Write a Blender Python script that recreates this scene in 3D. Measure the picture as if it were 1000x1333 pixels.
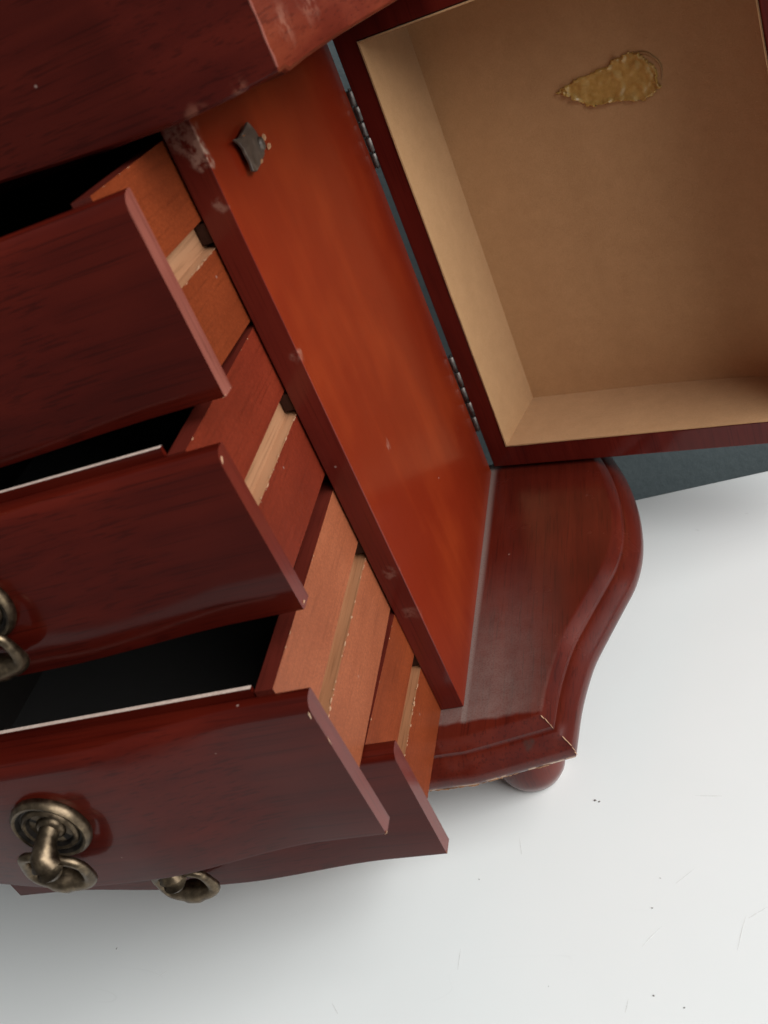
import bpy, bmesh, math, random
from mathutils import Matrix, Vector, noise
random.seed(7)
for o in list(bpy.data.objects): bpy.data.objects.remove(o)
scene = bpy.context.scene
MM = 0.001
rad = math.radians

# ------------------------------------------------------------------ camera
cam_data = bpy.data.cameras.new('camera')
cam = bpy.data.objects.new('camera', cam_data)
scene.collection.objects.link(cam)
RIGHT = Vector((0.918981, 0.151837, -0.363894)); DOWN = Vector((-0.217372, -0.574889, -0.788830)); FWD = Vector((-0.328973, 0.804020, -0.495306))
cam.matrix_world = Matrix(((RIGHT.x, -DOWN.x, -FWD.x, 0.094694),
                           (RIGHT.y, -DOWN.y, -FWD.y, -0.223794),
                           (RIGHT.z, -DOWN.z, -FWD.z, 0.217138),
                           (0, 0, 0, 1)))
cam_data.sensor_fit = 'VERTICAL'
cam_data.sensor_height = 36.0
cam_data.lens = 1279.610 / 1333.0 * 36.0
cam_data.clip_start = 0.01
cam_data.clip_end = 50
cam_data.dof.use_dof = True
cam_data.dof.focus_distance = 0.325
cam_data.dof.aperture_fstop = 28
scene.camera = cam

# ------------------------------------------------------------------ light
world = bpy.data.worlds.new('World'); scene.world = world
world.use_nodes = True
bg = world.node_tree.nodes['Background']
bg.inputs['Color'].default_value = (0.985, 1.0, 0.99, 1)
bg.inputs['Strength'].default_value = 0.19
def area(name, loc, target, sx, sy, energy, color):
    l = bpy.data.lights.new(name, 'AREA'); l.shape = 'RECTANGLE'; l.size = sx; l.size_y = sy
    l.energy = energy; l.color = color
    o = bpy.data.objects.new(name, l); scene.collection.objects.link(o)
    o.location = loc
    o.rotation_euler = (Vector(target) - Vector(loc)).to_track_quat('-Z', 'Y').to_euler()
    return o
area('window_light', (1.15, -0.36, 0.9), (0, 0.0, 0.05), 1.7, 1.15, 44, (0.985, 1.0, 0.99))
vs = scene.view_settings
vs.view_transform = 'Standard'; vs.look = 'None'; vs.exposure = 0; vs.gamma = 1
vs.use_curve_mapping = False
scene.cycles.max_bounces = 6; scene.cycles.diffuse_bounces = 3; scene.cycles.glossy_bounces = 3
scene.cycles.caustics_reflective = False; scene.cycles.caustics_refractive = False
scene.cycles.adaptive_threshold = 0.02

# ------------------------------------------------------------------ node helpers
class NT:
    def __init__(s, name):
        s.m = bpy.data.materials.new(name); s.m.use_nodes = True
        s.t = s.m.node_tree; s.n = s.t.nodes; s.l = s.t.links
        s.b = s.n['Principled BSDF']
        s.co = s.n.new('ShaderNodeTexCoord').outputs['Object']
    def inp(s, sock, v):
        if hasattr(v, 'is_output') or isinstance(v, bpy.types.NodeSocket): s.l.new(v, sock)
        elif v is not None: sock.default_value = v
    def mapping(s, scale=(1,1,1), loc=(0,0,0), rot=(0,0,0), src=None):
        n = s.n.new('ShaderNodeMapping'); s.l.new(src or s.co, n.inputs['Vector'])
        n.inputs['Scale'].default_value = scale; n.inputs['Location'].default_value = loc
        n.inputs['Rotation'].default_value = rot
        return n.outputs[0]
    def noise(s, vec, scale, detail=4, rough=0.55, dist=0.0):
        n = s.n.new('ShaderNodeTexNoise'); s.l.new(vec, n.inputs['Vector'])
        n.inputs['Scale'].default_value = scale; n.inputs['Detail'].default_value = detail
        n.inputs['Roughness'].default_value = rough; n.inputs['Distortion'].default_value = dist
        return n.outputs['Fac']
    def voronoi(s, vec, scale, feature='F1'):
        n = s.n.new('ShaderNodeTexVoronoi'); n.feature = feature; s.l.new(vec, n.inputs['Vector'])
        n.inputs['Scale'].default_value = scale
        return n.outputs['Distance']
    def ramp(s, fac, stops):
        n = s.n.new('ShaderNodeValToRGB'); s.l.new(fac, n.inputs['Fac'])
        e = n.color_ramp.elements
        while len(e) > 1: e.remove(e[0])
        e[0].position = stops[0][0]; e[0].color = col(stops[0][1])
        for p, c in stops[1:]:
            x = e.new(p); x.color = col(c)
        return n.outputs['Color']
    def math(s, op, a, b=None, c=None, clamp=False):
        n = s.n.new('ShaderNodeMath'); n.operation = op; n.use_clamp = clamp
        s.inp(n.inputs[0], a); s.inp(n.inputs[1], b)
        if c is not None: s.inp(n.inputs[2], c)
        return n.outputs[0]
    def rng(s, v, a, b, c=0.0, d=1.0):
        n = s.n.new('ShaderNodeMapRange'); n.interpolation_type = 'SMOOTHSTEP'
        s.l.new(v, n.inputs[0])
        for i, q in enumerate((a, b, c, d)): n.inputs[i+1].default_value = q
        return n.outputs[0]
    def mix(s, fac, a, b, mode='MIX'):
        n = s.n.new('ShaderNodeMix'); n.data_type = 'RGBA'; n.blend_type = mode
        s.inp(n.inputs[0], fac)
        s.inp(n.inputs[6], col(a) if isinstance(a, tuple) else a)
        s.inp(n.inputs[7], col(b) if isinstance(b, tuple) else b)
        return n.outputs[2]
    def sep(s, v=None):
        n = s.n.new('ShaderNodeSeparateXYZ'); s.l.new(v or s.co, n.inputs[0]); return n.outputs
    def dist(s, p, v=None):
        n = s.n.new('ShaderNodeVectorMath'); n.operation = 'DISTANCE'
        s.l.new(v or s.co, n.inputs[0]); n.inputs[1].default_value = p
        return n.outputs['Value']
    def warp(s, amount, scale):
        n = s.n.new('ShaderNodeTexNoise'); s.l.new(s.co, n.inputs['Vector']); n.inputs['Scale'].default_value = scale
        n.inputs['Detail'].default_value = 1
        a = s.n.new('ShaderNodeVectorMath'); a.operation = 'SUBTRACT'; s.l.new(n.outputs['Color'], a.inputs[0]); a.inputs[1].default_value = (.5,.5,.5)
        m = s.n.new('ShaderNodeVectorMath'); m.operation = 'SCALE'; s.l.new(a.outputs[0], m.inputs[0]); m.inputs['Scale'].default_value = amount
        d = s.n.new('ShaderNodeVectorMath'); d.operation = 'ADD'; s.l.new(s.co, d.inputs[0]); s.l.new(m.outputs[0], d.inputs[1])
        return d.outputs[0]
    def bump(s, h, strength=0.2, distance=0.0003):
        n = s.n.new('ShaderNodeBump'); s.l.new(h, n.inputs['Height'])
        n.inputs['Strength'].default_value = strength; n.inputs['Distance'].default_value = distance
        s.l.new(n.outputs[0], s.b.inputs['Normal']); return n.outputs[0]
    def set(s, **k):
        for a, v in k.items():
            a = a.replace('_', ' ')
            s.inp(s.b.inputs[a], col(v) if isinstance(v, tuple) and len(v) == 3 else v)
def col(c): return tuple(c) + (1,) if len(c) == 3 else tuple(c)

def wood(name, dark, mid, light, axis='x', rough=0.34, coat=0.6, coat_rough=0.13, pore=0.5,
         specks=0.0, spots=(), spot_col=(.42,.27,.2), overlay=None, bump=0.12, bands=1.0, spec=.06, fibre=0.0):
    """lacquered wood: broad cloudy figure, streaky grain along an axis, fine pores, specks of lint, worn spots"""
    t = NT(name)
    st = {'x': (6, 150, 150), 'y': (150, 6, 150), 'z': (150, 150, 6)}[axis]
    fi = {'x': (22, 1400, 1400), 'y': (1400, 40, 1400), 'z': (1400, 1400, 40)}[axis]
    w = t.warp(0.006, 30)
    cloud = t.noise(t.co, 28, 2, .5)
    grain = t.noise(t.mapping(st, src=w), 1.0, 3, .6)
    pores = t.noise(t.mapping(fi), 1.0, 2, .6)
    f = t.math('MULTIPLY_ADD', grain, .6 * bands, t.math('MULTIPLY', cloud, .5))
    c = t.ramp(f, [(.30, dark), (.52, mid), (.78, light)])
    p = t.math('MULTIPLY', t.rng(pores, .52, .68), pore)
    c = t.mix(p, c, tuple(x * .55 for x in dark))
    rn = t.noise(t.co, 60, 3, .6)
    if fibre:
        fb = t.noise(t.co, 1700, 3, .7)
        c = t.mix(t.math('MULTIPLY', t.rng(fb, .42, .66), fibre), c, tuple(x * .5 for x in mid))
        c = t.mix(t.math('MULTIPLY', t.rng(fb, .42, .3), fibre * .5), c, tuple(min(1, x * 1.5) for x in light))
    r = t.math('MULTIPLY_ADD', rn, .12, rough - .06)
    cr = t.math('MULTIPLY_ADD', rn, .16, coat_rough - .07)
    cw = coat
    if spots:
        wv = t.warp(0.004, 260); m = None
        nz = t.noise(t.co, 420, 4, .6)
        for (pt, rr, amt) in spots:
            d = t.dist(tuple(x * MM for x in pt), wv)
            k = t.math('MULTIPLY', t.rng(d, rr * MM, rr * .45 * MM), amt)
            m = k if m is None else t.math('MAXIMUM', m, k)
        m = t.math('MULTIPLY', m, t.rng(nz, .38, .6))
        c = t.mix(m, c, spot_col)
        cw = t.math('MULTIPLY', t.math('SUBTRACT', 1.0, m), coat)
        r = t.math('MULTIPLY_ADD', m, .35, r)
    if specks:
        v = t.voronoi(t.co, 120)
        sp = t.math('MULTIPLY', t.rng(v, .055, .03), t.rng(t.noise(t.co, 37, 2), .56, .62))
        c = t.mix(t.math('MULTIPLY', sp, specks), c, (.45, .33, .28))
    if overlay:
        c, r, cw = overlay(t, c, r, cw)
    t.set(Base_Color=c, Roughness=r, Coat_Weight=cw, Coat_Roughness=cr, Coat_IOR=1.5, Specular_IOR_Level=spec)
    t.bump(t.math('ADD', pores, t.math('MULTIPLY', t.noise(t.co, 60, 1), 1.5)), bump, 0.00012)
    return t.m

def base_dust(t, c, r, cw):
    x, y, z = t.sep()
    n = t.noise(t.co, 160, 5, .65); n2 = t.noise(t.co, 1500, 2, .6)
    seam = t.math('MULTIPLY', t.rng(x, .0032, .0004), t.rng(x, -.0012, -.0004))
    seam = t.math('MULTIPLY', seam, .42)
    film = t.math('MULTIPLY', t.rng(y, .085, -.006), t.rng(x, .040, .006))
    film = t.math('MULTIPLY', film, t.rng(n, -.5, .9)); film = t.math('MULTIPLY', film, .32)
    m = t.math('MAXIMUM', seam, film)
    up = t.rng(z, -.0007, -.0002)
    edge = t.rng(t.math('ADD', y, t.math('MULTIPLY', t.noise(t.co, 120, 2), .004)), -.0055, -.0035)
    m = t.math('MULTIPLY', t.math('MULTIPLY', m, up), edge)
    m = t.math('MULTIPLY', m, t.rng(n2, .2, .6, .6, 1.0))
    c = t.mix(m, c, (.34, .29, .26))
    r = t.math('MULTIPLY_ADD', m, .5, r)
    cw = t.math('MULTIPLY', t.math('SUBTRACT', 1.0, t.math('MULTIPLY', m, 1.4, clamp=True)), cw)
    # raw fibre showing along the lower front arris
    raw = t.math('MULTIPLY', t.rng(z, -.0112, -.0128), t.rng(t.noise(t.co, 170, 5, .7), .48, .55))
    raw = t.math('MULTIPLY', raw, t.rng(y, -.004, -.009))
    c = t.mix(raw, c, (.55, .33, .2))
    mark = t.math('MULTIPLY', t.rng(t.dist((.0205, -.0148, -.0062), t.warp(.003, 300)), .0026, .0012), .8)
    c = t.mix(mark, c, (.03, .022, .018))
    return c, r, cw
def foot_band(t, c, r, cw):  # grey band, paler and rougher towards the foot's bottom
    z = t.sep()[2]; m = t.math('MULTIPLY', t.rng(z, -.0345, -.0375), t.rng(t.noise(t.co, 140, 3), .3, .6, .25, .6))
    return t.mix(m, c, (.42, .33, .31)), t.math('MULTIPLY_ADD', m, .3, r), cw

M = {}
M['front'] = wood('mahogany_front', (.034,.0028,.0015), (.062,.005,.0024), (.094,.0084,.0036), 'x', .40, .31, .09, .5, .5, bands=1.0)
M['top'] = wood('mahogany_top', (.026,.0026,.0018), (.050,.0048,.0028), (.080,.0085,.0044), 'x', .40, .22, .12, .45, .4, bands=.9,
    spots=[((31,-4,203),6,.16),((20,-18,196),4,.3),((10,-19,195),4,.22)], spot_col=(.36,.14,.09))
M['topside'] = wood('top_side_lighter', (.055,.0068,.0036), (.10,.0145,.007), (.165,.032,.014), 'y', .42, .3, .2, .4, .6, spots=[((32,-2,203),6,.25),((36,12,206),8,.2)], spot_col=(.42,.2,.14))  # lighter red for the compartment's sides, with small pale spots
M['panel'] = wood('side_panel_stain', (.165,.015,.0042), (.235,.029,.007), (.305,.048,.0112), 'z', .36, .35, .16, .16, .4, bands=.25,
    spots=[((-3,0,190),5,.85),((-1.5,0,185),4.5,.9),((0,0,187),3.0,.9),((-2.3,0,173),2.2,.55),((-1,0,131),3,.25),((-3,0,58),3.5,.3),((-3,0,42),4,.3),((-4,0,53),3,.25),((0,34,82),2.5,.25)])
M['strip'] = wood('panel_edge_stain', (.06,.007,.0045), (.095,.0105,.0065), (.125,.016,.009), 'z', .36, .45, .16, .4, .3,
    spots=[((-3,0,190),6,.45),((-1.5,0,185),4,.75),((0,0,187),2.4,.8),((-2.3,0,173),2.4,.4),((-1,0,131),2.4,.3),((-3,0,58),3.2,.22),((-3,0,42),3.5,.2)], spot_col=(.34,.19,.14))
M['base'] = wood('base_stain', (.040,.0045,.0027), (.068,.0074,.0038), (.098,.012,.0056), 'y', .36, .8, .24, .45, .5, overlay=base_dust,
    spots=[((22,-13,-3),5,.0),((14,-16,-8),4,.0)])
M['door'] = wood('door_stain', (.05,.005,.0035), (.085,.0082,.0052), (.115,.0125,.0075), 'z', .36, .5, .18, .4, .3)
M['foot'] = wood('foot_stain', (.05,.006,.0038), (.095,.0115,.0065), (.13,.018,.009), 'z', .34, .7, .14, .3, overlay=foot_band)
M['end'] = wood('front_end_stain', (.068,.0085,.0055), (.10,.0135,.0085), (.135,.02,.0125), 'z', .34, .6, .16, .3, .3)
M['endworn_and_glint'] = wood('front_end_worn_and_glint', (.11,.026,.018), (.18,.05,.036), (.26,.088,.064), 'z', .5, .2, .3, .5, .3)  # worn end of the top drawer; also colours the painted corner highlight
M['side1'] = wood('drawer_side_orange', (.135,.024,.0075), (.185,.034,.010), (.235,.05,.015), 'y', .45, .25, .3, .35, .3, bands=.6, fibre=.45)
M['side2'] = wood('drawer_side_red', (.115,.0145,.0065), (.16,.021,.009), (.205,.031,.013), 'y', .45, .3, .28, .35, .3, bands=.6, fibre=.45)
M['side3'] = wood('drawer_side_tan', (.225,.06,.026), (.285,.082,.036), (.35,.112,.051), 'y', .5, .25, .3, .3, .3, bands=.6, fibre=.45)
M['side4'] = wood('drawer_side_amber', (.145,.027,.0085), (.20,.039,.012), (.255,.057,.018), 'y', .45, .25, .3, .35, .3, bands=.6, fibre=.45)
M['groove'] = wood('raw_groove', (.23,.105,.052), (.32,.155,.08), (.40,.21,.115), 'y', .75, 0, .3, .35, 0, bump=.5)
M['groove2'] = wood('brown_groove', (.16,.066,.03), (.235,.10,.047), (.31,.145,.072), 'y', .75, 0, .3, .35, 0, bump=.6)
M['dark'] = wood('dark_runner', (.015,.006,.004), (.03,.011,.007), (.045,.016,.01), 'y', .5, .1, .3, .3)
M['inner'] = wood('drawer_edge_dark', (.055,.009,.006), (.095,.014,.009), (.13,.02,.012), 'y', .4, .4, .2, .4, .3)

def raw_mat(name, a, b):
    t = NT(name); n = t.noise(t.co, 900, 5, .65)
    t.set(Base_Color=t.ramp(n, [(.3, a), (.7, b)]), Roughness=.8); t.bump(n, .6, .0003); return t.m
M['splinter'] = raw_mat('splintered_fibre', (.30,.15,.08), (.46,.27,.16))
M['raw'] = raw_mat('raw_wood', (.42,.24,.14), (.66,.45,.30))
M['paleedge'] = raw_mat('pale_board_edge', (.42,.30,.25), (.60,.47,.40))
def felt(name, a, b, bumpd=.0004):
    t = NT(name); n = t.noise(t.co, 1600, 4, .7); n2 = t.math('MULTIPLY_ADD', t.noise(t.co, 170, 4, .7), .5, t.math('MULTIPLY', t.noise(t.mapping((1, 1, .35)), 26, 3, .6), .5))
    c = t.ramp(t.math('MULTIPLY_ADD', n, .4, t.math('MULTIPLY', n2, .6)), [(.32, a), (.68, b)])
    t.set(Base_Color=c, Roughness=.95, Specular_IOR_Level=.15, Sheen_Weight=.15, Sheen_Roughness=.5)
    t.bump(n, .35, bumpd); return t.m
M['velvet'] = felt('black_velvet', (.006,.004,.003), (.013,.009,.007))
M['suede'] = felt('tan_suede', (.37,.20,.088), (.49,.28,.132))
def metal(name, a, b, rough, worn=(.55,.42,.28)):
    t = NT(name); n = t.noise(t.co, 380, 5, .6)
    c = t.ramp(n, [(.3, a), (.55, b), (.75, worn)])
    t.set(Base_Color=c, Metallic=1.0, Roughness=t.math('MULTIPLY_ADD', n, .3, rough - .12)); t.bump(n, .12, .0002); return t.m
M['bronze'] = metal('antique_bronze', (.07,.05,.033), (.165,.122,.08), .36, (.33,.245,.15))
M['patina'] = metal('bronze_patina', (.02,.017,.015), (.045,.038,.034), .5, (.09,.075,.06))
M['steel'] = metal('dull_steel', (.07,.06,.055), (.14,.125,.115), .45, (.24,.21,.19))
M['plate'] = metal('tarnished_plate', (.04,.028,.02), (.075,.053,.04), .45, (.16,.12,.09))
M['plate'].node_tree.nodes['Principled BSDF'].inputs['Metallic'].default_value = .15
def glue_mat():
    t = NT('dried_glue'); n = t.noise(t.co, 500, 4, .6)
    t.set(Base_Color=t.ramp(n, [(.3, (.37,.215,.055)), (.7, (.50,.31,.09))]), Roughness=.26, Subsurface_Weight=.15, Subsurface_Scale=.002)
    t.b.inputs['Subsurface Radius'].default_value = (1,.6,.25)
    t.bump(n, .15, .0006); return t.m
M['glue'] = glue_mat()
def stain_mat():
    t = NT('glue_ring'); n = t.noise(t.co, 700, 4, .6)
    t.set(Base_Color=t.ramp(n, [(.3, (.27,.14,.05)), (.7, (.34,.19,.07))]), Roughness=.5); return t.m
M['ring'] = stain_mat()
def table_mat():
    t = NT('white_table')
    n = t.noise(t.co, 6, 5, .55); n2 = t.noise(t.co, 900, 3, .6)
    c = t.ramp(n, [(.3, (.765,.78,.775)), (.7, (.81,.825,.82))])
    # thin scuffs: narrow contour of a stretched noise, kept only in sparse patches
    w = t.warp(.02, 14)
    a = t.noise(t.mapping((9, 30, 9), rot=(0,0,.9), src=w), 1.0, 2, .5)
    line = t.rng(t.math('ABSOLUTE', t.math('SUBTRACT', a, .5)), .0022, .0004)
    patch = t.rng(t.noise(t.co, 38, 3, .5), .56, .64)
    m = t.math('MULTIPLY', t.math('MULTIPLY', line, patch), .05)
    v = t.voronoi(t.warp(.004, 300), 42)
    dot = t.math('MULTIPLY', t.rng(v, .040, .02), t.rng(t.noise(t.co, 23, 2), .5, .56))
    m = t.math('MAXIMUM', m, t.math('MULTIPLY', dot, .15))
    c = t.mix(m, c, (.22,.21,.2))
    t.set(Base_Color=c, Roughness=t.math('MULTIPLY_ADD', n, .15, .30), Specular_IOR_Level=.4)
    t.bump(n2, .05, .0002); return t.m
M['table'] = table_mat()
def wall_mat():
    t = NT('blue_grey_wall'); n = t.noise(t.co, 320, 5, .7); n2 = t.noise(t.co, 7, 3, .5)
    t.set(Base_Color=t.ramp(t.math('MULTIPLY_ADD', n, .5, t.math('MULTIPLY', n2, .5)), [(.35, (.072,.092,.098)), (.65, (.10,.122,.127))]), Roughness=.9)
    t.bump(n, .4, .001); return t.m
M['wall'] = wall_mat()
M['scuff'] = raw_mat('grey_scuff', (.62,.62,.61), (.72,.72,.71))
M['crumb'] = raw_mat('dark_crumb', (.10,.09,.085), (.25,.22,.2))

# ------------------------------------------------------------------ mesh helpers (all lengths in mm)
def obj(name, bm, mat, parent=None, smooth=35, bevel=0, loc=None, label=None):
    bmesh.ops.recalc_face_normals(bm, faces=bm.faces)
    me = bpy.data.meshes.new(name); bm.to_mesh(me); bm.free()
    me.transform(Matrix.Scale(MM, 4))
    for m in (mat if isinstance(mat, (list, tuple)) else [mat]): me.materials.append(M[m])
    o = bpy.data.objects.new(name, me); scene.collection.objects.link(o)
    if parent: o.parent = parent
    if loc: o.location = Vector(loc) * MM
    if smooth:
        me.shade_smooth(); me.set_sharp_from_angle(angle=rad(smooth))
    if bevel:
        b = o.modifiers.new('bevel', 'BEVEL'); b.width = bevel * MM; b.segments = 2; b.limit_method = 'ANGLE'; b.angle_limit = rad(40)
        b.harden_normals = True
    if label: o['label'] = label
    return o
def box(bm, x0, x1, y0, y1, z0, z1, mi=0):
    v = [bm.verts.new(p) for p in ((x0,y0,z0),(x1,y0,z0),(x1,y1,z0),(x0,y1,z0),(x0,y0,z1),(x1,y0,z1),(x1,y1,z1),(x0,y1,z1))]
    for q in ((3,2,1,0),(4,5,6,7),(0,1,5,4),(1,2,6,5),(2,3,7,6),(3,0,4,7)):
        bm.faces.new([v[i] for i in q]).material_index = mi
    return bm
def B(): return bmesh.new()
def lathe(bm, prof, c=(0,0,0), axis='z', n=32):
    rings = []
    for r, h in prof:
        ring = []
        for i in range(n):
            a = 2*math.pi*i/n
            p = (r*math.cos(a), r*math.sin(a), h) if axis == 'z' else (r*math.cos(a), h, r*math.sin(a))
            ring.append(bm.verts.new((p[0]+c[0], p[1]+c[1], p[2]+c[2])))
        rings.append(ring)
    for a, b in zip(rings, rings[1:]):
        for i in range(n): bm.faces.new((a[i], a[(i+1)%n], b[(i+1)%n], b[i]))
    bm.faces.new(rings[0]); bm.faces.new(rings[-1][::-1])
    return bm
def tube(bm, pts, radii, n=14, closed=False):
    pts = [Vector(p) for p in pts]; N = len(pts); rings = []
    up = Vector((0.13, 0.2, 1)).normalized()
    for i, p in enumerate(pts):
        a = pts[(i-1) % N] if (closed or i > 0) else p
        b = pts[(i+1) % N] if (closed or i < N-1) else p
        t = (b-a).normalized(); s = t.cross(up)
        if s.length < 1e-3: s = t.cross(Vector((1,0,0)))
        s.normalize(); q = s.cross(t)
        r = radii[i] if isinstance(radii, (list, tuple)) else radii
        rings.append([bm.verts.new(p + s*r*math.cos(2*math.pi*k/n) + q*r*math.sin(2*math.pi*k/n)) for k in range(n)])
    for i in range(N if closed else N-1):
        a, b = rings[i], rings[(i+1) % N]
        for k in range(n): bm.faces.new((a[k], a[(k+1)%n], b[(k+1)%n], b[k]))
    if not closed: bm.faces.new(rings[0]); bm.faces.new(rings[-1][::-1])
    return bm
def catmull(pts, n):
    P = [Vector(p) for p in pts]; out = []
    for i in range(len(P)-1):
        p0 = P[i-1] if i > 0 else 2*P[0]-P[1]; p1, p2 = P[i], P[i+1]
        p3 = P[i+2] if i+2 < len(P) else 2*P[-1]-P[-2]
        for k in range(n):
            t = k/n
            out.append(.5*((2*p1)+(p2-p0)*t+(2*p0-5*p1+4*p2-p3)*t*t+(-p0+3*p1-3*p2+p3)*t**3))
    out.append(P[-1]); return out
def offset_poly(pts, d):
    """closed counter-clockwise outline moved outwards with mitred corners"""
    N = len(pts); out = []
    for i in range(N):
        a, b, c = pts[i-1], pts[i], pts[(i+1) % N]
        e1 = (b-a).normalized(); e2 = (c-b).normalized()
        n1 = Vector((e1.y, -e1.x)); n2 = Vector((e2.y, -e2.x)); m = (n1+n2).normalized()
        out.append(b + m * (d / max(.35, m.dot(n1))))
    return out
def loft(bm, rings, cap0=True, cap1=True):
    R = [[bm.verts.new(p) for p in r] for r in rings]; N = len(R[0])
    for a, b in zip(R, R[1:]):
        for i in range(N): bm.faces.new((a[i], a[(i+1)%N], b[(i+1)%N], b[i]))
    if cap0: bm.faces.new(R[0][::-1])
    if cap1: bm.faces.new(R[-1])
    return bm
def smooth01(t): t = max(0, min(1, t)); return t*t*(3-2*t)

W = 150.0; XC = -W/2           # drawer-front width and its middle
D = 140.0                      # depth of the side panel

# plan of the base's flat top: right flank flares out towards the back, front bows out gently
flank = catmull([Vector(p) for p in [(25.3,-8.2),(26.5,2),(28.6,13),(31.8,25),(36.8,37.2),(42.8,51),(47.4,62),(50.2,75),(50.8,89),(49.8,105),(46.9,123),(40.5,147)]], 6)
front_r = catmull([Vector(p) for p in [(XC,-17.5),(-50,-16.2),(-28,-13.6),(-12,-12.6),(.5,-12.6)]], 6)
front_r = front_r + [front_r[-1].lerp(Vector((25.3,-8.2)), k/6) for k in range(1, 7)]
def mirror(p): return Vector((2*XC-p.x, p.y))
plan = front_r[:-1] + flank                                   # middle front -> right corner -> back right
plan = plan + [mirror(p) for p in reversed(plan)][:-1]        # round the back to the middle front (counter-clockwise)

# ------------------------------------------------------------------ setting
def struct(o): o['kind'] = 'structure'; return o
bm = B(); box(bm, -620, 620, -245, 154.4, -66, -40)
table = struct(obj('table', bm, 'table', bevel=1.2))
# scuffs and crumbs lying on the table top
SCUFF = [ [(73.4, -55.1), (71.6, -59.5), (69.5, -65.6)], [(50.3, -56.5), (46.5, -60.2), (44.4, -62.4)], [(39.9, -77.0), (38.9, -80.8)], [(7.2, -21.4), (8.2, -28.0)], [(63.7, -13.3), (71.7, -14.6)], [(-9.4, -58.9), (-9.7, -65.5)], [(-112.7, -58.5), (-116.2, -60.9)], [(-49.1, -73.3), (-46.3, -76.9)], [(61.2, -39.1), (55.3, -43.5)], [(79.3, -53.3), (73.8, -56.3)] ]
SPECK = [ (32.3, -10.4, 1.60), (33.6, -11.2, 1.00), (47.9, -50.8, 0.80), (46.6, -76.6, 1.10), (-5.4, -35.7, 0.80), (-137.9, -49.1, 0.90), (51.0, -41.3, 0.60), (17.8, -72.3, 0.50), (54.3, -80.3, 0.60), (-108.7, -60.9, 0.60), (1.2, -72.6, 0.40), (68.9, 38.2, 0.50), (75.7, 8.4, 0.50), (-20.1, -51.8, 0.40), (-76.8, -70.5, 0.50) ]

bm = B()
for l in SCUFF:
    pts = catmull([Vector(p) for p in l], 5); n = len(pts)
    for i in range(n-1):
        e = (pts[i+1]-pts[i]).normalized(); nn = Vector((-e.y, e.x))
        w0, w1 = (.16*math.sin(math.pi*(k+.25)/(n+.5))*random.uniform(.5,1.2) for k in (i, i+1))
        v = [bm.verts.new((p.x, p.y, z)) for z in (-40.05, -39.97) for p in (pts[i]-nn*w0, pts[i+1]-nn*w1, pts[i+1]+nn*w1, pts[i]+nn*w0)]
        for f in ((4,5,6,7),(0,1,5,4),(2,3,7,6),(1,2,6,5),(3,0,4,7)): bm.faces.new([v[k] for k in f])
o_ = obj('scuff_marks', bm, 'scuff', table, smooth=0); o_['kind'] = 'stuff'
bm = B()
for (x, y, q) in SPECK[:9]:
    k = bmesh.ops.create_icosphere(bm, subdivisions=1, radius=.30*q**.8, matrix=Matrix.Translation((x, y, -39.95)))
    for v in k['verts']: v.co += Vector((random.uniform(-.15,.15), random.uniform(-.15,.15), random.uniform(-.1,.02)))
o_ = obj('crumbs', bm, 'crumb', table, smooth=0); o_['kind'] = 'stuff'
bm = B(); box(bm, -1500, 1300, 255, 265, -700, 900)
struct(obj('wall', bm, 'wall', smooth=0))

# ------------------------------------------------------------------ chest
chest = bpy.data.objects.new('jewellery_chest', None); scene.collection.objects.link(chest)
chest.location = (XC*MM, 60*MM, -40*MM)
chest['label'] = 'dark red wooden jewellery chest with drawers pulled out and side door open'
chest['category'] = 'jewellery box'
OFF = Vector((-XC, -60, 40)) * MM          # parts keep chest-wide coordinates
def part(name, bm, mat, label=None, **k):
    o = obj(name, bm, mat, chest, label=label, **k); o.location = o.location + OFF; return o

# base slab with moulded edge
prof = [(-.5,0),(0,-.12),(.5,-.45),(2.5,-2.3),(2.95,-2.95),(3.0,-3.9),(3.2,-4.3),(3.7,-4.45),(4.2,-4.6),(6.4,-6.7),(7.3,-7.9),(7.8,-9.3),(7.9,-10.8),(7.6,-12.2),(7.0,-13.3),(6.2,-14)]
rings = [[(p.x, p.y, z) for p in offset_poly(plan, d)] for d, z in [(a*1.2, b) for a, b in prof]]
base = part('base', loft(B(), rings), 'base', smooth=32)
# pale wood showing on the chipped mitre and the lower front edge
def chips(name, spots, parent, mat='raw', off=True):
    bm = B()
    for (c, r, st) in spots:
        c = Vector(c); ring = []
        n = 7; ax = Vector(st).normalized(); L = Vector(st).length
        s = ax.cross(Vector((.3,.2,1))).normalized(); q = s.cross(ax)
        top = bm.verts.new(c + q*r*.25 + s*r*.1); bot = bm.verts.new(c - q*r*.9 - s*r*.3)
        for i in range(n):
            a = 2*math.pi*i/n; k = random.uniform(.7,1.25)
            ring.append(bm.verts.new(c + ax*L*math.cos(a)*k + s*r*math.sin(a)*k))
        for i in range(n):
            bm.faces.new((ring[i], ring[(i+1)%n], top)); bm.faces.new((ring[(i+1)%n], ring[i], bot))
    o = obj(name, bm, mat, parent, smooth=0); o['kind'] = 'stuff'
    return o
i0 = len(front_r) - 1
def mitre(d): return offset_poly(plan, d)[i0]
sp = []
for (d, z, L) in [(.9,-.5,1.2),(2.0,-1.4,1.2),(2.9,-2.8,.9),(6.0,-5.7,1.3),(7.0,-6.9,1.3),(7.8,-8.7,1.1),(8.0,-10.2,.9)]:
    p = mitre(d*1.2); q = mitre(d*1.2+.4); dz = {0.9:-.8,2.0:-1.2,2.9:-1.6}.get(d, -1.1)
    dd = Vector((q.x-p.x, q.y-p.y, dz*.45)).normalized()*L
    sp.append(((p.x-.12, p.y+.02, z+.05), random.uniform(.12,.24), dd*random.uniform(.6,1.1)))
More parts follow.
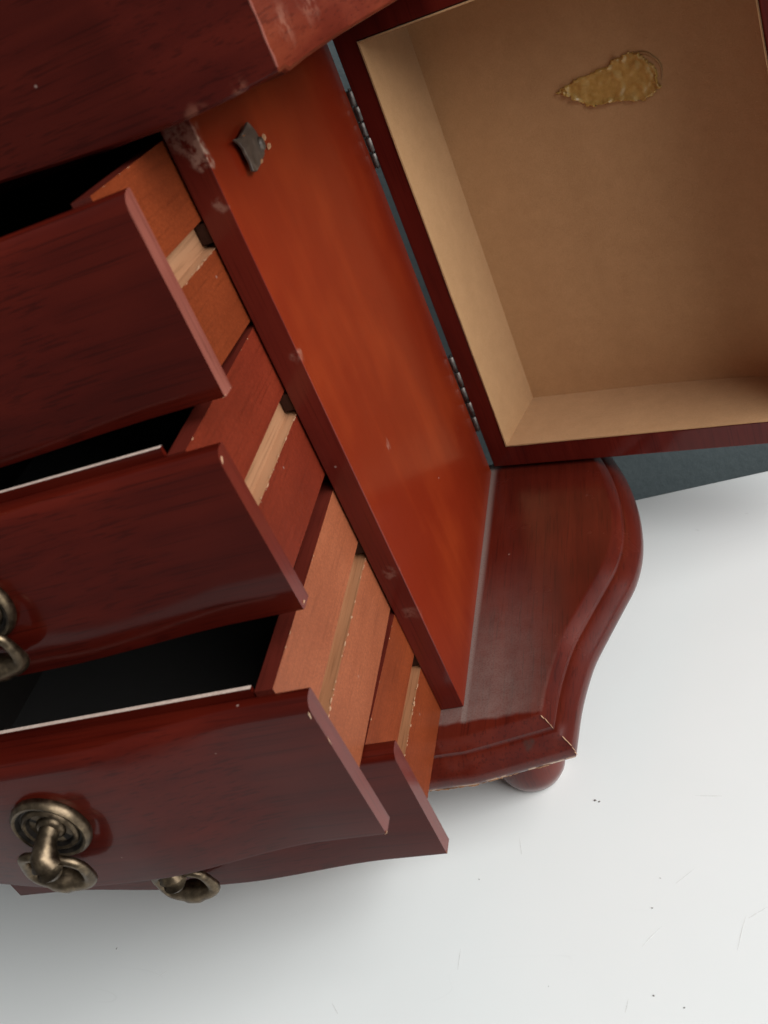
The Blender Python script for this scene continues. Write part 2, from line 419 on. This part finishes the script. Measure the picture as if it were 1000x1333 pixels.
oc = offset_poly(plan, 8.3); 
for k in range(75):
    i = i0 - random.randrange(1, 16)
    a, b = oc[i], oc[i+1]; t = random.random(); p = a.lerp(b, t); e = (b-a).normalized()
    sp.append(((p.x, p.y+random.uniform(-.15,.25), -13.1+random.uniform(-.3,.4)), random.uniform(.15,.75), Vector((e.x,e.y,random.uniform(-.12,.12)))*random.uniform(.4,2.2)))
chips('chipped_edge', sp, base, 'splinter')

# turned feet
for fx in (12.5, 2*XC-12.5):
    for fy in (4.5, 128):
        bm = lathe(B(), [(7.6,-13.8),(8.0,-16),(9.2,-18),(10.8,-21),(11.9,-25),(12.3,-29),(12.0,-33),(10.8,-36.5),(9.2,-39),(7.9,-40)], (fx, fy, 0), n=40)
        part('foot', bm, 'foot', smooth=50)

# carcass
def panel(x0, x1, right):
    bm = B(); box(bm, x0, x1, 0, D, 0.05, 197)
    for f in bm.faces:
        if f.normal.y < -.5 or f.calc_center_median().y < .01: f.material_index = 1
    return bm
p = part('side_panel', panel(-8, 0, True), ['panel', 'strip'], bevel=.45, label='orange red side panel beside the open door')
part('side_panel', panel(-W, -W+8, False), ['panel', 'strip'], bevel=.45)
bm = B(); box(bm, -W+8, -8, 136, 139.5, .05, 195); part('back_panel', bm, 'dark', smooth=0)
# runners on the inside of each side panel
RUN = [167.8, 119.2, 69.2, 22.6]
for z in RUN:
    for x0, x1 in ((-11.4, -8.05), (-W+8.05, -W+11.4)):
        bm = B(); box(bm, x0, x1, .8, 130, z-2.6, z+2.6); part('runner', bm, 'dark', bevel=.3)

# top compartment: same plan, a little larger, its lower edge scalloped along the front
tplan = offset_poly(plan, 3.6)
def zlow(p):
    if p.y > -8: return 195.0
    x = p.x if p.x > XC else 2*XC - p.x
    ks = [(30,196.0),(24,195.6),(16,195.0),(5,194.7),(-10,195.2),(-25,196.2),(-40,197.6),(-58,198.8),(-76,199.2)]
    for (xa, za), (xb, zb) in zip(ks, ks[1:]):
        if x >= xb: return za + (zb-za)*max(0, min(1, (xa-x)/(xa-xb)))
    return 199.2
def tf(p):     # the front of the top box sits a little further out than the base
    if p.y < 0: return Vector((p.x, p.y - 2.6))
    return p
tplan = [tf(p) for p in tplan]
zl = [zlow(p) for p in tplan]
def tring(d, dz, absz=None):
    return [(q.x, q.y, (z + dz) if absz is None else absz) for q, z in zip(offset_poly(tplan, d), zl)]
rings = [tring(-1.6, 0), tring(-.5, .25), tring(0, .9), tring(.1, 2.0), tring(0, 0, 205), tring(0, 0, 222), tring(0, 0, 238)]
bm = loft(B(), rings)
bm.normal_update()
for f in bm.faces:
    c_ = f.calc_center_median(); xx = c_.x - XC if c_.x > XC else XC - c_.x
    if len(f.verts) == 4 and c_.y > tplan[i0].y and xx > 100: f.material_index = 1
tc = part('top_compartment', bm, ['top', 'topside'], smooth=28, bevel=.6)
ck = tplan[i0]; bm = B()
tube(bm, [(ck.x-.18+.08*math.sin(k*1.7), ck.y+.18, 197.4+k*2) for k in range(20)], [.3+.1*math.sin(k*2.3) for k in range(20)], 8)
obj('corner_highlight', bm, 'endworn_and_glint', tc, smooth=60)  # edge highlight painted as a pale tube down the corner
rings = [[(q.x, q.y, z) for q in offset_poly(tplan, d)] for d, z in [(-.5,238.6),(2,238.6),(3.5,240),(4,242.5),(3,245),(1,246.5),(-1.5,247.2),(-3,249)]]
part('lid', loft(B(), rings), 'top', smooth=40)

# ------------------------------------------------------------------ drawers
def bulge(x, amp=1.0):
    t = abs(x - XC)
    return amp * smooth01((58 - t)/48)
def front_mesh(h, r, amp):
    bm = B(); cols = []; n = 72
    for i in range(n+1):
        x = -W*i/n; yf = -5 - bulge(x, amp)
        pr = [(0,0),(yf+.7,0),(yf+.15,.25),(yf,.9),(yf,h*.3),(yf,h*.6),(yf,h-r-.8)]
        for k in range(1, 7):
            a = k/6*math.pi/2; pr.append((yf + (r+.6)*(1-math.cos(a)), h - r - .8 + (r+.8)*math.sin(a)*.999))
        pr.append((-.6, h)); pr.append((0, h-.3))
        cols.append([bm.verts.new((x, y, z)) for y, z in pr])
    K = len(cols[0])
    for a, b in zip(cols, cols[1:]):
        for k in range(K): bm.faces.new((a[k], a[(k+1)%K], b[(k+1)%K], b[k]))
    for c in (cols[0], cols[-1][::-1]): bm.faces.new(c).material_index = 1
    return bm
def side_mesh(right, z0, z1, g0, g1):
    # profile in x,z with a runner groove in the outer face, drawn out along y
    s = 1 if right else -1
    def X(x): return x if right else -W - x
    P = [(-13.3,z0),(-8.6,z0),(-8.6,g0),(-11.6,g0+.5),(-11.6,g1-.5),(-8.6,g1),(-8.6,z1),(-13.3,z1)]
    bm = B(); A = [bm.verts.new((X(x), -.2, z)) for x, z in P]; Bv = [bm.verts.new((X(x), 128, z)) for x, z in P]
    for k in range(8):
        f = bm.faces.new((A[k], A[(k+1)%8], Bv[(k+1)%8], Bv[k]))
        if k in (2,3,4): f.material_index = 1
        if k == 6: f.material_index = 2
    bm.faces.new(A).material_index = 2; bm.faces.new(Bv[::-1])
    return bm
def make_pull(dr, h, swing, twist, amp, px, pz):
    y0 = -5 - amp + .1; z = h/2 + pz; x = XC + px
    # rosette: stepped disc
    bm = lathe(B(), [(10.2,0),(10.5,-1.0),(10.2,-2.2),(9.5,-2.9),(8.7,-2.7),(8.0,-1.7),(7.6,-1.7),(7.2,-2.5),(6.7,-2.8),(6.1,-2.4),(5.6,-1.3),(3.9,-1.2),(3.6,-1.9),(3.0,-2.5),(2.4,-2.6)], (x, y0, z), 'y', 48)
    for f in bm.faces:
        c_ = f.calc_center_median(); rad_ = math.hypot(f.verts[0].co.x - x, f.verts[0].co.z - z)
        if len(f.verts) == 4 and (3.9 <= min(math.hypot(v.co.x-x, v.co.z-z) for v in f.verts) < 5.9 or 7.5 < min(math.hypot(v.co.x-x, v.co.z-z) for v in f.verts) < 8.3): f.material_index = 1
    obj('pull_rosette', bm, ['bronze', 'patina'], dr, smooth=50)
    # post swelling into a rounded eye
    pts = [(x,y0-1.2,z),(x,y0-2.6,z-.1),(x,y0-4.4,z-.4),(x,y0-6.4,z-1.0),(x,y0-8.2,z-2.2),(x,y0-9.2,z-3.9),(x,y0-9.3,z-5.6),(x,y0-8.9,z-7.2),(x,y0-8.6,z-8.1)]
    bm = tube(B(), pts, [3.1,2.6,2.5,2.9,3.5,3.8,3.6,2.4,.8], 18)
    obj('pull_post', bm, 'bronze', dr, smooth=60)
    # hanging ring: thin where it passes the eye, thick at the bottom
    bm = B(); N = 40; pts = []; rr = []
    top = Vector((x, y0-7.6, z-3.6))
    for i in range(N):
        a = 2*math.pi*i/N
        ca = math.copysign(abs(math.cos(a))**.7, math.cos(a)); px = 9.4*math.sin(a)*(1+.14*math.cos(2*a)); pz = -6.4*(1-ca)
        v = Vector((px, 0, pz)); v.rotate(Matrix.Rotation(swing, 3, 'X')); v.rotate(Matrix.Rotation(twist, 3, 'Y'))
        pts.append(top + v); k = .5*(1-math.cos(a)); rr.append(1.25 + 1.75*k*k*k + (.5 if min(abs(i-N/2), 99) < 1.5 else 0))
    tube(bm, pts, rr, 14, True)
    obj('pull_ring', bm, 'bronze', dr, smooth=60)
specs = [
 # open, z0, h, r, droop, yaw, sidez, groove, side material, end material, swing, label
 dict(y=-41.6, z=144.8, amp=2.8, p=(0, 0), h=45.6, r=3.4, droop=-.6, yaw=0, s=(-.6,46.6), g=(19.4,26.8), m='side1', e='endworn_and_glint', ch=lambda h: [((-.4,-1.0,.1), .35, Vector((.5,.5,.2))), ((-.2,-4.6,.4), .3, Vector((.3,.5,.2)))], sw=.2, tw=.05, lin=-.6, label='top drawer with pale worn front edge'),
 dict(y=-55.4, z=96.0, amp=3.0, p=(-.5, 2.0), h=44.2, r=2.4, droop=1.6, yaw=0, s=(-2.2,44.4), g=(17.6,25.2), m='side2', e='end', ch=lambda h: [((-.3,-4.0,h-2.2), .9, Vector((.1,.7,1.0))), ((.02,-3.4,1.2), .4, Vector((.1,.6,.3)))], sw=.2, tw=.12, lin=2.2, label='second drawer from the top with reddish side'),
 dict(y=-72.2, z=37.4, amp=5.6, p=(-3.8, 3.4), h=48.0, r=2.4, droop=2.2, yaw=0, s=(4.4,49.4), g=(24.6,30.6), m='side3', e='end', ch=lambda h: [((-.5,-4.35,h-3.4), 1.1, Vector((.3,.4,1.9))), ((.02,-4.7,h-13), .3, Vector((.1,.1,1.3))), ((-.1,-4.7,.5), .5, Vector((.5,.2,.3)))], sw=.2, tw=.35, lin=2.4, label='third drawer, pulled out furthest, with pale tan side'),
 dict(y=-50.6, z=-.4, amp=3.2, p=(-1, 0.5), h=42.4, r=2.4, droop=.6, yaw=-.7, s=(.0,42.4), g=(19.2,25.2), m='side4', e='end', ch=lambda h: [((-.1,-4.7,.6), .35, Vector((.2,.2,.5)))], sw=.2, tw=.05, lin=1.2, label='bottom drawer with amber side'),
]
for q in specs:
    h = q['h']
    dr = part('drawer', front_mesh(h, q['r'], q['amp']), ['front', q['e']], smooth=30, label=q['label'])
    dr.location = Vector((0, q['y']*MM, q['z']*MM)) + OFF
    dr.rotation_euler = (rad(q['droop']), 0, rad(q['yaw']))
    z0, z1 = q['s']; g0, g1 = q['g']
    for right in (True, False):
        obj('drawer_side', side_mesh(right, z0, z1, g0, g1), [q['m'], 'groove' if q['z'] > 90 else 'groove2', 'inner'], dr, smooth=25)
    bm = B(); box(bm, -W+13.6, -13.9, .05, 1.15, 3, h+q['lin'])
    bm.normal_update()
    for f in bm.faces:
        if f.calc_center_median().z > h+q['lin']-.1: f.material_index = 1
    obj('front_lining', bm, ['front', 'paleedge'], dr, smooth=0)
    bm = B(); box(bm, -W+13.4, -13.4, 124, 128, z0+1, z1-2); obj('drawer_back', bm, q['m'], dr, smooth=0)
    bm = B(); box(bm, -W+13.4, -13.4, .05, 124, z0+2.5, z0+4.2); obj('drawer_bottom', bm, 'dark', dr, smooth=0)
    # black velvet tray inside
    bm = B(); xa, xb, ya, yb, za, zb = -W+13.5, -13.5, 1.3, 123.8, z0+4.3, z1-1.4
    box(bm, xa, xb, ya, yb, za, za+.8); box(bm, xa, xa+.9, ya, yb, za+.8, zb); box(bm, xb-.9, xb, ya, yb, za+.8, zb)
    box(bm, xa+.9, xb-.9, ya, ya+.7, za+.8, min(zb, h-1.5)); box(bm, xa+.9, xb-.9, yb-.9, yb, za+.8, zb)
    obj('velvet_lining', bm, 'velvet', dr, smooth=0)
    make_pull(dr, h, q['sw'], q['tw'], q['amp'], *q['p'])
    # torn fibres along the lower lip of the groove and specks along the arrises
    sp = []
    for k in range(24):
        sp.append(((-8.62, random.uniform(2, -q['y']+8), g0+random.uniform(-.25,.35)), random.uniform(.08,.3), Vector((0, random.uniform(.15,1.1), random.uniform(-.1,.1)))))
    for k in range(5):
        sp.append(((-8.62, random.uniform(2, -q['y']), z1-.1), random.uniform(.1,.25), Vector((0, random.uniform(.2,.6), 0))))
    chips('groove_splinters', sp, dr, 'splinter')
    chips('corner_chip', q['ch'](h), dr, 'raw' if q['h'] > 47 else 'splinter')

# ------------------------------------------------------------------ door (local: x along the door, y into its depth)
ANG = rad(-15.86); HX, HY = 1.7, 140.5
def to_door(o):
    o.location = Vector((HX, HY, 0))*MM + OFF; o.rotation_euler = (0, 0, ANG)
Z0, Z1, U0, U1 = 2.0, 192.0, 0.0, 146.0
a0, a1, b0, b1 = 9.2, 135.8, 12.2, 180.8
outer = [(0,40),(10,45),(22,48.5),(34,50.5),(48,51.8),(64,50.5),(86,44.5),(104,39),(119,35),(134,31),(146,27)]
outer = catmull([Vector(p) for p in outer], 4)
bm = B()
ring = [Vector((0,0))] + outer + [Vector((146,0))]
lo = [bm.verts.new((p.x, p.y, Z0)) for p in ring]; hi = [bm.verts.new((p.x, p.y, Z1)) for p in ring]
N = len(ring)
for i in range(N-1): bm.faces.new((lo[i], lo[i+1], hi[i+1], hi[i]))
bm.faces.new(lo); bm.faces.new(hi[::-1])
fi = [bm.verts.new(p) for p in ((a0,0,b0),(a1,0,b0),(a1,0,b1),(a0,0,b1))]
fo = [lo[0], lo[-1], hi[-1], hi[0]]
for k in range(4): bm.faces.new((fo[k], fo[(k+1)%4], fi[(k+1)%4], fi[k]))
inner = catmull([Vector(p) for p in [(a0,38.6),(30,38),(64,37.2),(100,34.6),(118,30.5),(a1,25)]], 5)
bi = [bm.verts.new((p.x, p.y, b0)) for p in inner]; ti = [bm.verts.new((p.x, p.y, b1)) for p in inner]
for i in range(len(inner)-1): bm.faces.new((bi[i], bi[i+1], ti[i+1], ti[i]))
bm.faces.new([fi[0]] + bi + [fi[1]]); bm.faces.new([fi[3]] + ti + [fi[2]])
bm.faces.new((fi[0], bi[0], ti[0], fi[3])); bm.faces.new((fi[1], bi[-1], ti[-1], fi[2]))
door = part('door', bm, 'door', smooth=35, bevel=.7, label='swung open side door, a deep tray lined in tan suede')
to_door(door)
# suede lining: a thin-walled tray whose cut edge stands just proud of the rim
def lining(e):
    return a0+e, a1-e, b0+e, b1-e
bm = B(); T = .6
A0, A1, C0, C1 = lining(.05); E0, E1, F0, F1 = lining(T)
n = 14
def rimpt(x, z, j): return (x, .35 if int(j) == 1 else -.35 + .25*noise.noise(Vector((x*.08, z*.08, j*3.1))), z)
oc = [(A0,C0),(A1,C0),(A1,C1),(A0,C1)]; ic = [(E0,F0),(E1,F0),(E1,F1),(E0,F1)]
for k in range(4):
    (xa,za),(xb,zb) = oc[k], oc[(k+1)%4]; (xc,zc),(xd,zd) = ic[k], ic[(k+1)%4]
    prev = None
    for i in range(n+1):
        t = i/n
        o_ = (xa+(xb-xa)*t, za+(zb-za)*t); i_ = (xc+(xd-xc)*t, zc+(zd-zc)*t)
        vo = bm.verts.new((o_[0], .1, o_[1])); vo2 = bm.verts.new(rimpt(o_[0], o_[1], k)); vi = bm.verts.new(rimpt(i_[0], i_[1], k+.3))
        # depth of the back panel at this x
        def dep(x):
            for p, q in zip(inner, inner[1:]):
                if p.x <= x <= q.x: return p.y + (q.y-p.y)*(x-p.x)/(q.x-p.x) - T
            return inner[0].y - T if x < inner[0].x else inner[-1].y - T
        vb = bm.verts.new((i_[0], dep(i_[0]), i_[1]))
        cur = (vo, vo2, vi, vb)
        if prev:
            for m in range(3): bm.faces.new((prev[m], prev[m+1], cur[m+1], cur[m]))
        prev = cur
bp = [Vector((E0 + (E1-E0)*i/24, dep(E0 + (E1-E0)*i/24))) for i in range(25)]
g = [[bm.verts.new((p.x, p.y, F0 + (F1-F0)*j/12)) for p in bp] for j in range(13)]
for j in range(12):
    for i in range(24): bm.faces.new((g[j][i], g[j][i+1], g[j+1][i+1], g[j+1][i]))
lin = obj('suede_lining', bm, 'suede', door, smooth=40)
# lump of dried glue on the back of the tray and the faint ring round it
def dpt(u): return dep(u)
poly = [(720,122),(735,113),(748,103),(766,97),(778,90),(793,84),(798,74),(810,73),(818,67),(834,66),(846,76),(857,83),(861,97),(860,104),(866,111),(855,120),(842,131),(826,131),(815,131),(800,133),(786,137),(768,139),(752,132),(735,125)]
GL = [(56.90, 137.97), (61.67, 139.12), (65.89, 140.65), (71.09, 140.78), (74.71, 141.61), (78.99, 141.96), (80.90, 144.02), (84.02, 143.36), (86.40, 144.21), (90.47, 143.26), (92.89, 139.97), (95.23, 137.48), (95.45, 133.77), (94.81, 132.12), (95.93, 129.96), (92.65, 128.49), (88.69, 126.64), (84.57, 127.78), (81.71, 128.58), (77.65, 129.15), (73.67, 129.15), (68.71, 129.96), (64.89, 132.96), (60.78, 136.05)]
def inpoly(x, y):
    c = False
    for i in range(len(GL)):
        (x1,y1),(x2,y2) = GL[i-1], GL[i]
        if (y1 > y) != (y2 > y) and x < (x2-x1)*(y-y1)/(y2-y1)+x1: c = not c
    return c
def edged(x, y):
    m = 99
    for i in range(len(GL)):
        a = Vector(GL[i-1]); b = Vector(GL[i]); p = Vector((x,y)); t = max(0, min(1, (p-a).dot(b-a)/(b-a).length_squared)); m = min(m, (p-a-(b-a)*t).length)
    return m
bm = B(); xs = [p[0] for p in GL]; ys = [p[1] for p in GL]; st = .45; V = {}
nx = int((max(xs)-min(xs))/st)+2; ny = int((max(ys)-min(ys))/st)+2
for i in range(nx):
    for j in range(ny):
        x = min(xs)+i*st; y = min(ys)+j*st
        jx = x + .9*noise.noise(Vector((x*.9, y*.9, 3))); jy = y + .9*noise.noise(Vector((x*.9, y*.9, 9)))
        if inpoly(jx, jy):
            d = edged(jx, jy)
            lip = math.exp(-((d-.8)/.6)**2)*.8*(0.4+abs(noise.noise(Vector((x*.25, y*.25, 1))))*2)
            hgt = .08 + .30*min(1, d/1.2) + 1.3*lip + .9*max(0, noise.noise(Vector((x*.3, y*.3, 5)))) + .12*noise.noise(Vector((x*.8, y*.8, 2)))
            V[i,j] = bm.verts.new((x, dpt(x) - max(.1, hgt), y))
for (i,j) in list(V):
    if (i+1,j) in V and (i,j+1) in V and (i+1,j+1) in V: bm.faces.new((V[i,j], V[i+1,j], V[i+1,j+1], V[i,j+1]))
edges = [e for e in bm.edges if e.is_boundary]
r = bmesh.ops.extrude_edge_only(bm, edges=edges)
for v in [v for v in r['geom'] if isinstance(v, bmesh.types.BMVert)]: v.co.y = dpt(v.co.x) + .2
bmesh.ops.delete(bm, geom=[v for v in bm.verts if not v.link_faces], context='VERTS')
obj('glue_smear', bm, 'glue', door, smooth=60, label='crusty gold lump of dried glue')
bm = B(); cx, cz = 89.17, 135.58; pts = []
for i in range(26):
    a = rad(-25 + 150*i/25); rr_ = 7.6 + .25*noise.noise(Vector((a*2,0,0)))
    pts.append((cx + rr_*math.cos(a), dpt(cx + rr_*math.cos(a)) - .02, cz + rr_*math.sin(a)))
tube(bm, pts, [.16 + .42*math.sin(math.pi*i/25) for i in range(26)], 8)
obj('glue_ring', bm, 'ring', door, smooth=60)

# hinges: rolled knuckles in the gap, leaves let into panel edge and door stile
for (za, zb) in ((138.5, 167), (21.5, 58)):
    hb = B(); segs = 5; L = (zb-za)/segs
    for k in range(segs):
        dx = .35*(1 if k % 2 else -1)
        lathe(hb, [(1.15, za+k*L+.25),(1.45, za+k*L+.5),(1.45, za+(k+1)*L-.5),(1.15, za+(k+1)*L-.25)], (1.05+dx*.5, 141.2, 0), n=16)
    hg = part('hinge', hb, 'steel', smooth=50)
    bm = B(); box(bm, -5.5, .2, 140.05, 140.6, za, zb); obj('hinge_leaf', bm, 'steel', hg, smooth=0)
    lathe_b = lathe(B(), [(.55, za-.4),(.55, zb+.4)], (1.05, 141.2, 0), n=10); obj('hinge_pin', lathe_b, 'steel', hg, smooth=50)

# catch plate on the side panel near its top front corner, sprung away from the wood along its front edge
CP = [(29.80, 184.17), (30.92, 183.48), (32.78, 181.38), (33.66, 179.10), (34.08, 176.51), (32.26, 174.97), (26.80, 174.10), (21.23, 173.55), (18.25, 174.47), (18.98, 176.25), (18.72, 178.31), (18.46, 180.35), (17.35, 181.83), (14.61, 183.56), (19.08, 182.91), (24.02, 183.32)]
cy = sum(p[0] for p in CP)/len(CP); cz = sum(p[1] for p in CP)/len(CP)
bm = B()
def cx_(y): return .9 + (34 - y)*.03
top = [bm.verts.new((cx_(y)+.9, y, z)) for y, z in CP]; low = [bm.verts.new((cx_(y), y, z)) for y, z in CP]
bm.faces.new(top); bm.faces.new(low[::-1])
for i in range(len(CP)): bm.faces.new((low[i], low[(i+1)%len(CP)], top[(i+1)%len(CP)], top[i]))
cp = part('catch_plate', bm, 'plate', smooth=0, bevel=.25, label='tarnished metal catch plate')
bm = lathe(B(), [(1.9,0),(1.9,.25),(1.5,.8),(.7,1.1)], (0,0,0), n=20)
scr = obj('screw', bm, 'plate', cp, smooth=40); scr.location = Vector((cx_(32)+.8, 32.2, 177.6))*MM; scr.rotation_euler = (0, rad(90), 0)
chips('glue_crumbs', [((.9,39.2,177.8),.7,Vector((.1,.4,.9))),((.9,39.9,175.2),.7,Vector((.1,.4,.9))),((1.9,26.5,174.6),.8,Vector((.2,1.0,.4))),((3.2,19.6,182.9),.45,Vector((.1,1.0,-.1)))], cp, 'groove')
